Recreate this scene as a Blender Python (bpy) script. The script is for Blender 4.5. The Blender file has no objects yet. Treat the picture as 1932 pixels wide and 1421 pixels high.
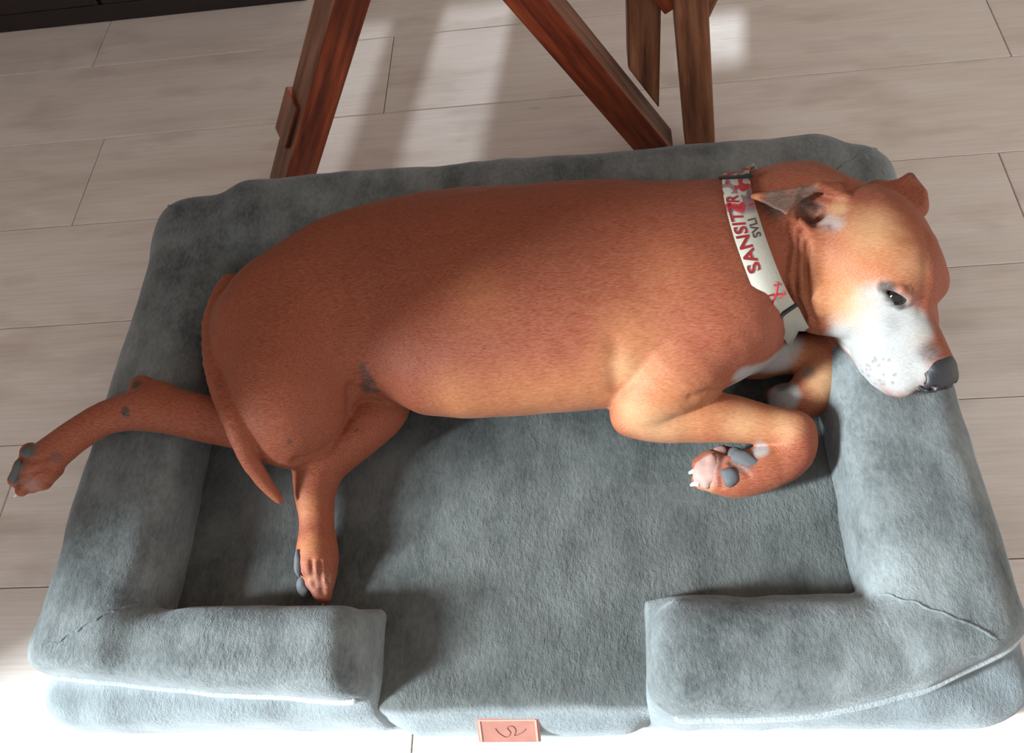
import bpy, bmesh, math, random
import numpy as np
from mathutils import Vector, Matrix

random.seed(7)
rng = np.random.default_rng(7)

# ------------------------------------------------------------------ camera
IMG_W, IMG_H, FPX = 1932.0, 1421.0, 1652.8
CAM_H = 1.05316
CR = np.array([0.99219021, 0.01468062, -0.12386712])      # camera right
CU = np.array([0.05417422, 0.84378125, 0.53394602])       # camera up
CF = np.array([-0.11235541, 0.53648642, -0.83639619])     # camera forward
CAM = np.array([0.0, 0.0, CAM_H])
sc = bpy.context.scene
COL = sc.collection
cd = bpy.data.cameras.new('camera')
cd.sensor_fit = 'HORIZONTAL'; cd.sensor_width = 36.0
cd.lens = FPX / IMG_W * 36.0
cd.clip_start = 0.02; cd.clip_end = 60
cam = bpy.data.objects.new('camera', cd); COL.objects.link(cam)
M = Matrix.Identity(4)
for i in range(3):
    M[i][0] = CR[i]; M[i][1] = CU[i]; M[i][2] = -CF[i]; M[i][3] = CAM[i]
cam.matrix_world = M
sc.camera = cam

# ------------------------------------------------------------------ light
wd = bpy.data.worlds.new('world'); sc.world = wd; wd.use_nodes = True
bg = wd.node_tree.nodes['Background']
bg.inputs[0].default_value = (0.93, 0.97, 1.0, 1); bg.inputs[1].default_value = 0.86

def area(name, loc, target, sx, sy, energy, color, spread=180):
    l = bpy.data.lights.new(name, 'AREA'); l.shape = 'RECTANGLE'
    l.size = sx; l.size_y = sy; l.energy = energy; l.color = color
    l.spread = math.radians(spread)
    o = bpy.data.objects.new(name, l); COL.objects.link(o)
    o.location = loc
    o.rotation_euler = (Vector(target) - Vector(loc)).to_track_quat('-Z', 'Y').to_euler()
    return o
# daylight through the opening in the left wall, in front of the bed
area('daylight_left', (-5.26, -1.74, 2.75), (0.1, 0.35, 0.1), 0.55, 1.6, 1300, (0.82, 0.95, 1.0))
# low sun through slits added in the unseen far wall to shape it, reaching the floor under the trestle
sl = bpy.data.lights.new('low_sun', 'SUN'); sl.energy = 1.7; sl.angle = math.radians(1.4); sl.color = (.88, .96, 1.0)
so = bpy.data.objects.new('low_sun', sl); COL.objects.link(so)
SUN_D = Vector((-.115, -.87, -.47)).normalized()
so.rotation_euler = SUN_D.to_track_quat('-Z', 'Y').to_euler(); so.location = (.6, 4, 2.4)

vs = sc.view_settings
vs.view_transform = 'Standard'; vs.look = 'None'; vs.gamma = 1.0; vs.use_curve_mapping = False
vs.exposure = 0.0

# ------------------------------------------------------------------ helpers
def ray(px, py):
    return ((px - IMG_W / 2) * CR + (IMG_H / 2 - py) * CU) / FPX + CF
def P(px, py, z=0.0):
    d = ray(px, py); return CAM + d * ((CAM_H - z) / -d[2])
def Q(px, py, Y):
    d = ray(px, py); return CAM + d * (Y / d[1])
def S(px, py, z, rp):
    c = P(px, py, z); return c, rp * float((c - CAM) @ CF) / FPX

def tag(o, label=None, cat=None, group=None, kind=None):
    if label: o['label'] = label
    if cat: o['category'] = cat
    if group: o['group'] = group
    if kind: o['kind'] = kind
    return o
def link(name, me, mat=None, parent=None):
    o = bpy.data.objects.new(name, me); COL.objects.link(o)
    if mat is not None and me is not None:
        me.materials.clear(); me.materials.append(mat)
    if parent is not None: o.parent = parent
    return o
def empty(name, loc=(0, 0, 0)):
    o = bpy.data.objects.new(name, None); COL.objects.link(o); o.location = loc
    o.empty_display_size = .05
    return o
def mesh(name, v, f, smooth=False):
    me = bpy.data.meshes.new(name)
    me.from_pydata([tuple(map(float, a)) for a in v], [], [tuple(map(int, a)) for a in f])
    if smooth: me.polygons.foreach_set('use_smooth', [True] * len(me.polygons))
    me.update(); return me
def bevel_box(name, sx, sy, sz, b=.002, seg=2):
    bm = bmesh.new(); bmesh.ops.create_cube(bm, size=1)
    bmesh.ops.scale(bm, vec=(sx, sy, sz), verts=bm.verts)
    if b: bmesh.ops.bevel(bm, geom=bm.edges[:], offset=b, segments=seg, affect='EDGES', profile=.5)
    me = bpy.data.meshes.new(name); bm.to_mesh(me); bm.free(); return me
def frames(pts):
    pts = np.asarray(pts, float); n = len(pts); T = np.zeros_like(pts)
    T[1:-1] = pts[2:] - pts[:-2]; T[0] = pts[1] - pts[0]; T[-1] = pts[-1] - pts[-2]
    return T / np.linalg.norm(T, axis=1)[:, None]
def tube(name, pts, rad, seg=8, closed=False):
    pts = np.asarray(pts, float); n = len(pts)
    rad = np.broadcast_to(np.asarray(rad, float), (n,))
    T = frames(pts)
    if closed:
        T = np.roll(pts, -1, 0) - np.roll(pts, 1, 0); T /= np.linalg.norm(T, axis=1)[:, None]
    a = np.array([0, 0, 1.]) if abs(T[0][2]) < .9 else np.array([1., 0, 0])
    v = []
    N = np.cross(T[0], a); N /= np.linalg.norm(N)
    for i in range(n):
        N = N - T[i] * (N @ T[i]); N /= np.linalg.norm(N); B = np.cross(T[i], N)
        for k in range(seg):
            t = 2 * math.pi * k / seg
            v.append(pts[i] + rad[i] * (math.cos(t) * N + math.sin(t) * B))
    f = []
    m = n if closed else n - 1
    for i in range(m):
        j = (i + 1) % n
        for k in range(seg):
            k2 = (k + 1) % seg
            f.append((i * seg + k, i * seg + k2, j * seg + k2, j * seg + k))
    if not closed:
        f.append(tuple(range(seg))[::-1]); f.append(tuple((n - 1) * seg + k for k in range(seg)))
    return mesh(name, v, f, True)
def spline(pts, n=60, closed=False):
    p = np.asarray(pts, float); m = len(p); out = []
    segs = m if closed else m - 1
    for t in np.linspace(0, segs, n, endpoint=not closed):
        i = min(int(t), segs - 1); u = t - i
        g = (lambda k: p[k % m]) if closed else (lambda k: p[max(0, min(m - 1, k))])
        a, b, c, d = g(i - 1), g(i), g(i + 1), g(i + 2)
        out.append(.5 * (2 * b + (c - a) * u + (2 * a - 5 * b + 4 * c - d) * u * u + (3 * b - a - 3 * c + d) * u ** 3))
    return np.array(out)

# ------------------------------------------------------------------ signed-distance modelling
def value_noise(x, y, z, seed=0):
    xi, yi, zi = np.floor(x).astype(np.int64), np.floor(y).astype(np.int64), np.floor(z).astype(np.int64)
    fx, fy, fz = x - xi, y - yi, z - zi
    fx, fy, fz = [t * t * (3 - 2 * t) for t in (fx, fy, fz)]
    def h(i, j, k):
        n = (i * 73856093) ^ (j * 19349663) ^ (k * 83492791) ^ (seed * 2654435)
        n = (n ^ (n >> 13)) * 1274126177
        return ((n ^ (n >> 16)) & 0xffff) / 65535.0
    r = 0
    for a in (0, 1):
        for b in (0, 1):
            for c in (0, 1):
                w = (fx if a else 1 - fx) * (fy if b else 1 - fy) * (fz if c else 1 - fz)
                r = r + w * h(xi + a, yi + b, zi + c)
    return r * 2 - 1

class Field:
    def __init__(s, lo, hi, h):
        s.lo = np.array(lo, float); s.h = h
        s.n = np.ceil((np.array(hi) - s.lo) / h).astype(int) + 1
        s.F = np.full(s.n, 1.0, np.float32)
    def box(s, lo, hi):
        a = np.clip(np.floor((np.array(lo) - s.lo) / s.h).astype(int), 0, s.n)
        b = np.clip(np.ceil((np.array(hi) - s.lo) / s.h).astype(int) + 1, 0, s.n)
        sl = tuple(slice(int(i), int(j)) for i, j in zip(a, b))
        g = [s.lo[i] + s.h * np.arange(a[i], b[i], dtype=np.float32) for i in range(3)]
        X, Y, Z = np.meshgrid(*g, indexing='ij')
        return sl, X.astype(np.float32), Y.astype(np.float32), Z.astype(np.float32)
    def add(s, lo, hi, fn, k):
        pad = k + 3 * s.h + .004
        sl, X, Y, Z = s.box(np.array(lo) - pad, np.array(hi) + pad)
        if X.size == 0: return
        d = fn(X, Y, Z).astype(np.float32); F = s.F[sl]
        if k > 0:
            hh = np.clip(.5 + .5 * (F - d) / k, 0, 1)
            s.F[sl] = F + (d - F) * hh - k * hh * (1 - hh)
        else: s.F[sl] = np.minimum(F, d)
    def sub(s, lo, hi, fn, k):
        pad = k + 3 * s.h + .004
        sl, X, Y, Z = s.box(np.array(lo) - pad, np.array(hi) + pad)
        d = -fn(X, Y, Z).astype(np.float32); F = s.F[sl]
        hh = np.clip(.5 - .5 * (F - d) / max(k, 1e-6), 0, 1)
        s.F[sl] = F + (d - F) * hh + k * hh * (1 - hh)
    def warp(s, lo, hi, fn):
        a = np.clip(np.floor((np.array(lo) - s.lo) / s.h).astype(int), 0, s.n); b = np.clip(np.ceil((np.array(hi) - s.lo) / s.h).astype(int) + 1, 0, s.n)
        sub = s.F[tuple(slice(int(i), int(j)) for i, j in zip(a, b))]
        m = np.nonzero(np.abs(sub) < .012)
        X, Y, Z = [(s.lo[i] + s.h * (m[i] + a[i])).astype(np.float32) for i in range(3)]
        sub[m] += fn(X, Y, Z).astype(np.float32)
    # primitives
    def cone(s, a, b, ra, rb, k):
        a = np.array(a, float); b = np.array(b, float); ba = b - a; l2 = float(ba @ ba)
        def fn(X, Y, Z):
            px, py, pz = X - a[0], Y - a[1], Z - a[2]
            t = np.clip((px * ba[0] + py * ba[1] + pz * ba[2]) / l2, 0, 1)
            r = ra + (rb - ra) * t
            return np.sqrt((px - ba[0] * t) ** 2 + (py - ba[1] * t) ** 2 + (pz - ba[2] * t) ** 2) - r
        R = max(ra, rb)
        s.add(np.minimum(a, b) - R, np.maximum(a, b) + R, fn, k)
    def chain(s, pts, k, n=0):
        pp = [S(*q) for q in pts]
        arr = np.array([[*c, r] for c, r in pp])
        if n: arr = spline(arr, n)
        for i in range(len(arr) - 1):
            s.cone(arr[i, :3], arr[i + 1, :3], arr[i, 3], arr[i + 1, 3], k if i == 0 or not n else min(k, .006))
    def ell_fn(s, c, rad, A=None):
        c = np.array(c, float); A = np.eye(3) if A is None else np.array(A, float)   # rows = axes
        def fn(X, Y, Z):
            px, py, pz = X - c[0], Y - c[1], Z - c[2]
            q = [(px * A[i][0] + py * A[i][1] + pz * A[i][2]) for i in range(3)]
            k0 = np.sqrt(sum((q[i] / rad[i]) ** 2 for i in range(3)))
            k1 = np.sqrt(sum((q[i] / rad[i] ** 2) ** 2 for i in range(3))) + 1e-6
            return k0 * (k0 - 1) / k1
        return c, max(rad), fn
    def ell(s, c, rad, k, A=None):
        c, R, fn = s.ell_fn(c, rad, A); s.add(c - R, c + R, fn, k)
    def carve(s, c, rad, k, A=None):
        c, R, fn = s.ell_fn(c, rad, A); s.sub(c - R, c + R, fn, k)
    def rbox(s, lo, hi, r, k):
        lo = np.array(lo, float); hi = np.array(hi, float); c = (lo + hi) / 2; e = (hi - lo) / 2 - r
        def fn(X, Y, Z):
            q = [np.abs(V - c[i]) - e[i] for i, V in enumerate((X, Y, Z))]
            o = np.sqrt(sum(np.maximum(t, 0) ** 2 for t in q))
            return o + np.minimum(np.maximum(np.maximum(q[0], q[1]), q[2]), 0) - r
        s.add(lo, hi, fn, k)
    def tri(s, a, b, c, th, k):
        a, b, c = [np.array(t, float) for t in (a, b, c)]
        ba, cb, ac = b - a, c - b, a - c; nor = np.cross(ba, ac)
        def dot(p, v): return p[0] * v[0] + p[1] * v[1] + p[2] * v[2]
        def fn(X, Y, Z):
            pa = (X - a[0], Y - a[1], Z - a[2]); pb = (X - b[0], Y - b[1], Z - b[2]); pc = (X - c[0], Y - c[1], Z - c[2])
            inside = (np.sign(dot(pa, np.cross(ba, nor))) + np.sign(dot(pb, np.cross(cb, nor))) + np.sign(dot(pc, np.cross(ac, nor)))) < 2.
            def e(p, v):
                t = np.clip(dot(p, v) / (v @ v), 0, 1)
                return (p[0] - v[0] * t) ** 2 + (p[1] - v[1] * t) ** 2 + (p[2] - v[2] * t) ** 2
            de = np.minimum(np.minimum(e(pa, ba), e(pb, cb)), e(pc, ac))
            dp = dot(pa, nor) ** 2 / (nor @ nor)
            return np.sqrt(np.where(inside, de, dp)) - th
        st = np.stack([a, b, c]); s.add(st.min(0) - th, st.max(0) + th, fn, k)
    def sample(s, p):
        q = (np.asarray(p, float) - s.lo) / s.h
        i = np.clip(np.floor(q).astype(int), 0, s.n - 2); t = np.clip(q - i, 0, 1)
        r = 0
        for a in (0, 1):
            for b in (0, 1):
                for c in (0, 1):
                    w = (t[..., 0] if a else 1 - t[..., 0]) * (t[..., 1] if b else 1 - t[..., 1]) * (t[..., 2] if c else 1 - t[..., 2])
                    r = r + w * s.F[i[..., 0] + a, i[..., 1] + b, i[..., 2] + c]
        return r
    def hit(s, px, py, off=0.0):
        d = ray(px, py); t = np.linspace(.5, 1.9, 1400)
        p = CAM + d * t[:, None]
        ok = np.all((p > s.lo) & (p < s.lo + s.h * (s.n - 1)), axis=1)
        v = np.where(ok, s.sample(p), 1.)
        w = np.where(v < 0)[0]
        if len(w) == 0: i = int(np.argmin(v))
        else: i = int(w[0])
        return CAM + d * (t[i] - off / np.linalg.norm(d))
    def grad(s, p, e=.004):
        p = np.asarray(p, float)
        g = np.stack([s.sample(p + e * np.eye(3)[i]) - s.sample(p - e * np.eye(3)[i]) for i in range(3)], -1)
        return g / (np.linalg.norm(g, axis=-1, keepdims=True) + 1e-9)
    def polygonize(s, name):
        F = s.F; sg = F < 0; n = F.shape
        cs = np.zeros(tuple(i - 1 for i in n), np.int8)
        for a in (0, 1):
            for b in (0, 1):
                for c in (0, 1):
                    cs += sg[a:n[0] - 1 + a, b:n[1] - 1 + b, c:n[2] - 1 + c]
        act = np.argwhere((cs > 0) & (cs < 8))
        idx = np.full(cs.shape, -1, np.int32); idx[tuple(act.T)] = np.arange(len(act))
        acc = np.zeros((len(act), 3)); cnt = np.zeros(len(act))
        cor = [(a, b, c) for a in (0, 1) for b in (0, 1) for c in (0, 1)]
        val = {c: F[act[:, 0] + c[0], act[:, 1] + c[1], act[:, 2] + c[2]] for c in cor}
        for c in cor:
            for ax in range(3):
                if c[ax] == 0:
                    c2 = list(c); c2[ax] = 1; c2 = tuple(c2)
                    v0, v1 = val[c], val[c2]; m = (v0 < 0) != (v1 < 0)
                    t = np.where(m, v0 / np.where(m, v0 - v1, 1), 0)
                    p = np.tile(np.array(c, float), (len(act), 1)); p[:, ax] = t
                    acc += p * m[:, None]; cnt += m
        V = s.lo + s.h * (act + acc / cnt[:, None])
        quads = []
        for ax in range(3):
            sh = [slice(None)] * 3; sh2 = [slice(None)] * 3
            sh[ax] = slice(0, n[ax] - 1); sh2[ax] = slice(1, n[ax])
            s0, s1 = sg[tuple(sh)], sg[tuple(sh2)]
            e = np.argwhere(s0 != s1)
            u, w = (ax + 1) % 3, (ax + 2) % 3
            ok = (e[:, u] > 0) & (e[:, w] > 0) & (e[:, u] < n[u] - 1) & (e[:, w] < n[w] - 1); e = e[ok]
            inside0 = s0[tuple(e.T)]
            def cell(du, dw):
                q = e.copy(); q[:, u] -= du; q[:, w] -= dw; return idx[tuple(q.T)]
            qd = np.stack([cell(1, 1), cell(0, 1), cell(0, 0), cell(1, 0)], 1)
            qd[~inside0] = qd[~inside0][:, ::-1]
            quads.append(qd)
        Fq = np.concatenate(quads)
        Fq = Fq[(Fq >= 0).all(1)]
        me = bpy.data.meshes.new(name)
        me.vertices.add(len(V)); me.vertices.foreach_set('co', V.astype(np.float32).ravel())
        me.loops.add(len(Fq) * 4); me.loops.foreach_set('vertex_index', Fq.astype(np.int32).ravel())
        me.polygons.add(len(Fq)); me.polygons.foreach_set('loop_start', np.arange(len(Fq), dtype=np.int32) * 4)
        me.polygons.foreach_set('use_smooth', np.ones(len(Fq), bool))
        me.update(calc_edges=True); me.validate()
        return me, V

# ------------------------------------------------------------------ materials
def srgb(r, g, b):
    f = lambda c: (c / 255 / 12.92) if c / 255 <= .04045 else ((c / 255 + .055) / 1.055) ** 2.4
    return (f(r), f(g), f(b), 1)
class Mat:
    def __init__(s, name):
        s.m = bpy.data.materials.new(name); s.m.use_nodes = True
        s.nt = s.m.node_tree; s.b = s.nt.nodes['Principled BSDF']
    def n(s, t, **kw):
        o = s.nt.nodes.new(t)
        for k, v in kw.items():
            if k in o.inputs.keys(): o.inputs[k].default_value = v
            else: setattr(o, k, v)
        return o
    def l(s, a, b): s.nt.links.new(a, b)
    def coords(s, scale=(1, 1, 1), rot=(0, 0, 0), kind='Object'):
        t = s.n('ShaderNodeTexCoord'); m = s.n('ShaderNodeMapping')
        m.inputs['Scale'].default_value = scale; m.inputs['Rotation'].default_value = rot
        s.l(t.outputs[kind], m.inputs['Vector']); return m.outputs[0]
    def noise(s, vec, scale, detail=3, rough=.5):
        o = s.n('ShaderNodeTexNoise'); o.inputs['Scale'].default_value = scale
        o.inputs['Detail'].default_value = detail; o.inputs['Roughness'].default_value = rough
        s.l(vec, o.inputs['Vector']); return o.outputs['Fac']
    def ramp(s, fac, stops):
        o = s.n('ShaderNodeValToRGB'); cr = o.color_ramp
        while len(cr.elements) < len(stops): cr.elements.new(.5)
        for e, (p, c) in zip(cr.elements, stops): e.position = p; e.color = c
        s.l(fac, o.inputs[0]); return o.outputs[0]
    def mix(s, fac, a, b, mode='MIX'):
        o = s.n('ShaderNodeMix'); o.data_type = 'RGBA'; o.blend_type = mode
        for v, i in ((fac, 0), (a, 6), (b, 7)):
            if hasattr(v, 'is_linked'): s.l(v, o.inputs[i])
            else: o.inputs[i].default_value = v
        return o.outputs[2]
    def math(s, op, a, b=0.0):
        o = s.n('ShaderNodeMath'); o.operation = op
        for v, i in ((a, 0), (b, 1)):
            if hasattr(v, 'is_linked'): s.l(v, o.inputs[i])
            else: o.inputs[i].default_value = v
        return o.outputs[0]
    def bump(s, h, strength=.3, dist=.002, prev=None):
        o = s.n('ShaderNodeBump'); o.inputs['Strength'].default_value = strength; o.inputs['Distance'].default_value = dist
        s.l(h, o.inputs['Height'])
        if prev: s.l(prev, o.inputs['Normal'])
        return o.outputs[0]
    def set(s, **kw):
        for k, v in kw.items():
            k = k.replace('_', ' ')
            i = s.b.inputs[k]
            if hasattr(v, 'is_linked'): s.l(v, i)
            else: i.default_value = v
        return s.m

def simple(name, col, rough=.6, **kw):
    m = Mat(name); v = m.coords(); n = m.noise(v, 60, 3)
    c = m.ramp(n, [(.3, tuple(x * .82 for x in col[:3]) + (1,)), (.7, col)])
    m.set(Base_Color=c, Roughness=rough, **kw); return m.m

# plank material: long grain, knots, tone per plank
def plank_material():
    m = Mat('laminate_oak')
    oi = m.n('ShaderNodeObjectInfo'); rnd = oi.outputs['Random']
    tc = m.n('ShaderNodeTexCoord')
    off = m.n('ShaderNodeVectorMath'); off.operation = 'MULTIPLY_ADD'
    cmb = m.n('ShaderNodeCombineXYZ'); m.l(rnd, cmb.inputs[0]); m.l(rnd, cmb.inputs[1]); m.l(rnd, cmb.inputs[2])
    m.l(cmb.outputs[0], off.inputs[0]); off.inputs[1].default_value = (37, 91, 13); m.l(tc.outputs['Object'], off.inputs[2])
    def mp(scale):
        q = m.n('ShaderNodeMapping'); q.inputs['Scale'].default_value = scale; m.l(off.outputs[0], q.inputs[0]); return q.outputs[0]
    broad = m.noise(mp((1.4, 9, 1)), 1.6, 4, .55)
    fine = m.noise(mp((4, 120, 1)), 2.2, 4, .6)
    blot = m.noise(mp((5, 11, 1)), 1.2, 3, .5)
    base = m.ramp(broad, [(.28, srgb(216, 202, 193)), (.5, srgb(233, 220, 213)), (.75, srgb(241, 231, 225))])
    c = m.mix(.17, base, m.ramp(fine, [(.3, srgb(178, 158, 143)), (.62, srgb(244, 236, 228))]), 'MIX')
    c = m.mix(m.math('MULTIPLY', m.ramp(blot, [(.30, (1, 1, 1, 1)), (.46, (0, 0, 0, 1))]), .30), c, srgb(170, 148, 134))
    v = m.n('ShaderNodeTexVoronoi'); v.inputs['Scale'].default_value = 1.0; m.l(mp((3.2, 9, 1)), v.inputs['Vector'])
    kn = m.ramp(v.outputs['Distance'], [(.02, (1, 1, 1, 1)), (.075, (0, 0, 0, 1))])
    c = m.mix(m.math('MULTIPLY', kn, .5), c, srgb(132, 108, 94))
    h = m.mix(.5, fine, broad)
    return m.set(Base_Color=c, Roughness=m.math('ADD', m.math('MULTIPLY', fine, .25), .33), Specular_IOR_Level=.45, Normal=m.bump(h, .12, .001))
M_PLANK = plank_material()
M_GAP = simple('joint_dark', srgb(52, 42, 36), .9)
M_CAB = simple('dark_stained_panel', srgb(34, 22, 22), .45)

def wood_material(name, k0=srgb(58, 26, 16), k1=srgb(140, 60, 34), k2=srgb(184, 92, 52)):
    m = Mat(name)
    tc = m.coords((26, 26, 2.2)); g = m.noise(tc, 2.6, 5, .62)
    tc2 = m.coords((5, 5, 1.6)); p = m.noise(tc2, 2.0, 3, .5)
    c = m.ramp(g, [(.28, k0), (.5, k1), (.72, k2)])
    c = m.mix(m.math('MULTIPLY', m.ramp(p, [(.32, (1, 1, 1, 1)), (.55, (0, 0, 0, 1))]), .75), c, srgb(48, 24, 17))
    # worn grey-brown bare wood on the outer face
    ge = m.n('ShaderNodeNewGeometry')
    sx = m.n('ShaderNodeSeparateXYZ'); tn = m.n('ShaderNodeTexCoord'); m.l(tn.outputs['Normal'], sx.inputs[0])
    worn = m.ramp(sx.outputs[0], [(.55, (0, 0, 0, 1)), (.8, (1, 1, 1, 1))])
    c = m.mix(m.math('MULTIPLY', worn, .75), c, m.ramp(g, [(.3, srgb(92, 66, 52)), (.7, srgb(150, 112, 90))]))
    return m.set(Base_Color=c, Roughness=.5, Specular_IOR_Level=.4, Normal=m.bump(g, .3, .002))
M_WOOD = wood_material('red_stained_timber')
M_WOOD2 = wood_material('weathered_timber', srgb(74, 46, 34), srgb(134, 84, 58), srgb(168, 116, 86))

def plush_material(name, lo, hi, seed=0):
    m = Mat(name)
    v = m.coords((1, 1, 1), (0, 0, .5 + seed))
    patch = m.noise(v, 7 + seed, 5, .62)
    st = m.noise(m.coords((1, .3, 1), (0, 0, .45)), 48, 3, .6)
    fin = m.noise(v, 640, 2, .6)
    mid = m.noise(m.coords((1, .5, 1), (0, 0, .3)), 240, 3, .65)
    t = m.math('ADD', m.math('MULTIPLY', patch, .58), m.math('ADD', m.math('MULTIPLY', st, .20), m.math('MULTIPLY', mid, .22)))
    c = m.ramp(t, [(.36, lo), (.64, hi)])
    # side panels coloured paler, to carry the strong front light on them
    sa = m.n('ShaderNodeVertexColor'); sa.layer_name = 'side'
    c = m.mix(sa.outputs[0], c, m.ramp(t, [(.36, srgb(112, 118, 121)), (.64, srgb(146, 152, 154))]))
    # brushed areas where the pile stands up are rougher than the smooth ones
    rough = m.ramp(m.noise(v, 5.5, 3, .55), [(.40, (.25, .25, .25, 1)), (.62, (1, 1, 1, 1))])
    h = m.math('MULTIPLY', mid, rough)
    b1 = m.bump(h, .7, .0028); b2 = m.bump(fin, .6, .0011, b1)
    return m.set(Base_Color=c, Roughness=.95, Specular_IOR_Level=.1, Sheen_Weight=.32, Sheen_Roughness=.45, Sheen_Tint=(.9, .95, 1, 1), Normal=b2)
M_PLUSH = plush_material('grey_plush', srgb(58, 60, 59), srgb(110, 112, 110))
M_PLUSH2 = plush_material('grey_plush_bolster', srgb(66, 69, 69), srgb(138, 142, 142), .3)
M_PIPE = plush_material('piping_fabric', srgb(150, 156, 158), srgb(190, 196, 198), .1)

# ------------------------------------------------------------------ floor
floor = link('floor', bevel_box('floor', 4.6, 4.4, .04, 0), M_GAP); floor.location = (-.1, .9, -.034)
tag(floor, 'pale greige wood plank floor under the dog bed', None, kind='structure')
PW = .22; SEAM0 = 6.7373 * PW
def xj(p1, p2): return (P(*p1)[0] + P(*p2)[0]) / 2
LEN = xj((1861, 0), (1907, 102)) - xj((743, 71), (723, 215))
joints = {-1: xj((206, 47), (175, 122)), 0: xj((743, 71), (723, 215)), 1: xj((198, 259), (135, 423)), 2: .62, 3: .05,
          4: xj((14, 930), (0, 975)), 5: -.25, 6: P(1157, 1391)[0], 7: .5, -2: -.3, -3: .2, -4: -.7, -5: .1, -6: .5}
pm_cache = {}
for k, x0 in joints.items():
    ytop = SEAM0 - k * PW
    xs = [x0 + LEN * i for i in range(-4, 5)]
    for a, b in zip(xs[:-1], xs[1:]):
        a2, b2 = max(a, -2.35), min(b, 2.15)
        if b2 - a2 < .1: continue
        key = round(b2 - a2, 3)
        if key not in pm_cache: pm_cache[key] = bevel_box('plank', b2 - a2 - .0016, PW - .0014, .014, .0009, 1); pm_cache[key].materials.append(M_PLANK)
        o = bpy.data.objects.new('plank', pm_cache[key]); COL.objects.link(o); o.parent = floor
        o.location = ((a2 + b2) / 2 + .1, ytop - PW / 2 - .9, -.007 + .034)

M_WALL = simple('wall_paint', srgb(228, 215, 205), .9)
def wall(name, boxes):
    bm = bmesh.new()
    for (x0, x1, y0, y1, z0, z1) in boxes:
        r_ = bmesh.ops.create_cube(bm, size=1)
        bmesh.ops.scale(bm, vec=(x1 - x0, y1 - y0, z1 - z0), verts=r_['verts'])
        bmesh.ops.translate(bm, vec=((x0 + x1) / 2, (y0 + y1) / 2, (z0 + z1) / 2), verts=r_['verts'])
    me = bpy.data.meshes.new(name); bm.to_mesh(me); bm.free()
    o = link(name, me, M_WALL); o['kind'] = 'structure'; return o
wall('wall_left', [(-1.58, -1.46, -.045, 2.6, 0, 2.6), (-1.58, -1.46, -1.3, -.045, 2.45, 2.6)])
wall('ceiling', [(-1.58, 2.2, -1.3, 2.7, 2.6, 2.7)])
wall('wall_right', [(2.1, 2.2, -1.3, 2.7, 0, 2.6)])
WY = 2.6
def slot(pxa, pxb, pya, pyb):
    # opening added in the unseen far wall so its sunlit patch covers this stretch of floor
    q = [P(x, y) for x in (pxa, pxb) for y in (pya, pyb)]
    y0, y1 = P(pxa, pyb)[1], P(pxa, pya)[1]
    z = lambda y: (WY - y) * -SUN_D.z / -SUN_D.y
    x = lambda p: p[0] - (WY - p[1]) * SUN_D.x / -SUN_D.y
    a = x(P(pxa, (pya + pyb) / 2)); b = x(P(pxb, (pya + pyb) / 2))
    return a, b, z(y1), z(y0)
sl2 = slot(795, 935, 20, 318); sl1 = slot(575, 678, 60, 400); sl3 = slot(1290, 1405, 35, 140)
sl2 = (*sl2[:2], sl2[2], 1.02); sl1 = (*sl1[:2], sl1[2], 1.02)
xs_w = [-1.58, sl1[0], sl1[1], sl2[0], sl2[1], sl3[0], sl3[1], 2.2]
bx = []
for i in (0, 2, 4, 6): bx.append((xs_w[i], xs_w[i + 1], WY, WY + .02, 0, 2.6))
for q in (sl1, sl2, sl3): bx.append((q[0], q[1], WY, WY + .02, 0, q[2])); bx.append((q[0], q[1], WY, WY + .02, q[3], 2.6))
wall('wall_back', bx)

# dark cabinet at the top left
cab = empty('cabinet', (-1.015, 1.628, 0))
o = link('body', bevel_box('body', .86, .40, .75, .003), M_CAB, cab); o.location = (0, .212, .375)
for i in range(2):
    o = link('door', bevel_box('door', .422, .018, .69, .003), M_CAB, cab); o.location = (-.215 + .43 * i, .003, .39)
o = link('plinth', bevel_box('plinth', .86, .02, .04, .002), M_CAB, cab); o.location = (0, .012, .02)
tag(cab, 'very dark brown cabinet front standing on the floor in the top left corner', 'cabinet')

# ------------------------------------------------------------------ trestle
tre = empty('wooden_trestle', (-.2, 1.15, 0))
def beam(name, a, b, w, d, label=None, flip=1, tw=0, mat=None):
    """timber from a to b; w across in the XZ plane, d along Y (front face at y of a)"""
    a = np.array(a, float); b = np.array(b, float); L = np.linalg.norm(b - a)
    zax = (b - a) / L; yax = np.array([0, 1., 0]); xax = np.cross(yax, zax); xax /= np.linalg.norm(xax); xax *= 1
    me = bevel_box(name, w, d, L, .0025)
    o = link(name, me, mat or M_WOOD, tre)
    yax = np.cross(zax, xax)
    xax, yax = xax * math.cos(tw) + yax * math.sin(tw), yax * math.cos(tw) - xax * math.sin(tw)
    m4 = Matrix.Identity(4); c = (a + b) / 2 + np.array([0, d / 2, 0])
    for i in range(3):
        m4[i][0] = xax[i] * flip; m4[i][1] = yax[i] * flip; m4[i][2] = zax[i]; m4[i][3] = c[i]
    o.matrix_parent_inverse = Matrix.Identity(4)
    o.matrix_world = m4
    o.matrix_basis = Matrix.Translation(-tre.location) @ m4
    return o
YT = 1.065
def ext(a, b, z0, L):
    """line a-b carried down to height z0 and up to length L"""
    d = (b - a) / np.linalg.norm(b - a); s = a + d * ((z0 - a[2]) / d[2]); return s, s + d * L
def legline(p1, p2, Y, z0, ztop):
    a, b = Q(*p1, Y), Q(*p2, Y); d = (b - a) / np.linalg.norm(b - a)
    return a + d * ((z0 - a[2]) / d[2]), a + d * ((ztop - a[2]) / d[2])
a, b = legline((552, 338), (648, 0), YT, 0.0, .74)
beam('leg', a, b, .055, .052, flip=-1, tw=.5)
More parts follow.
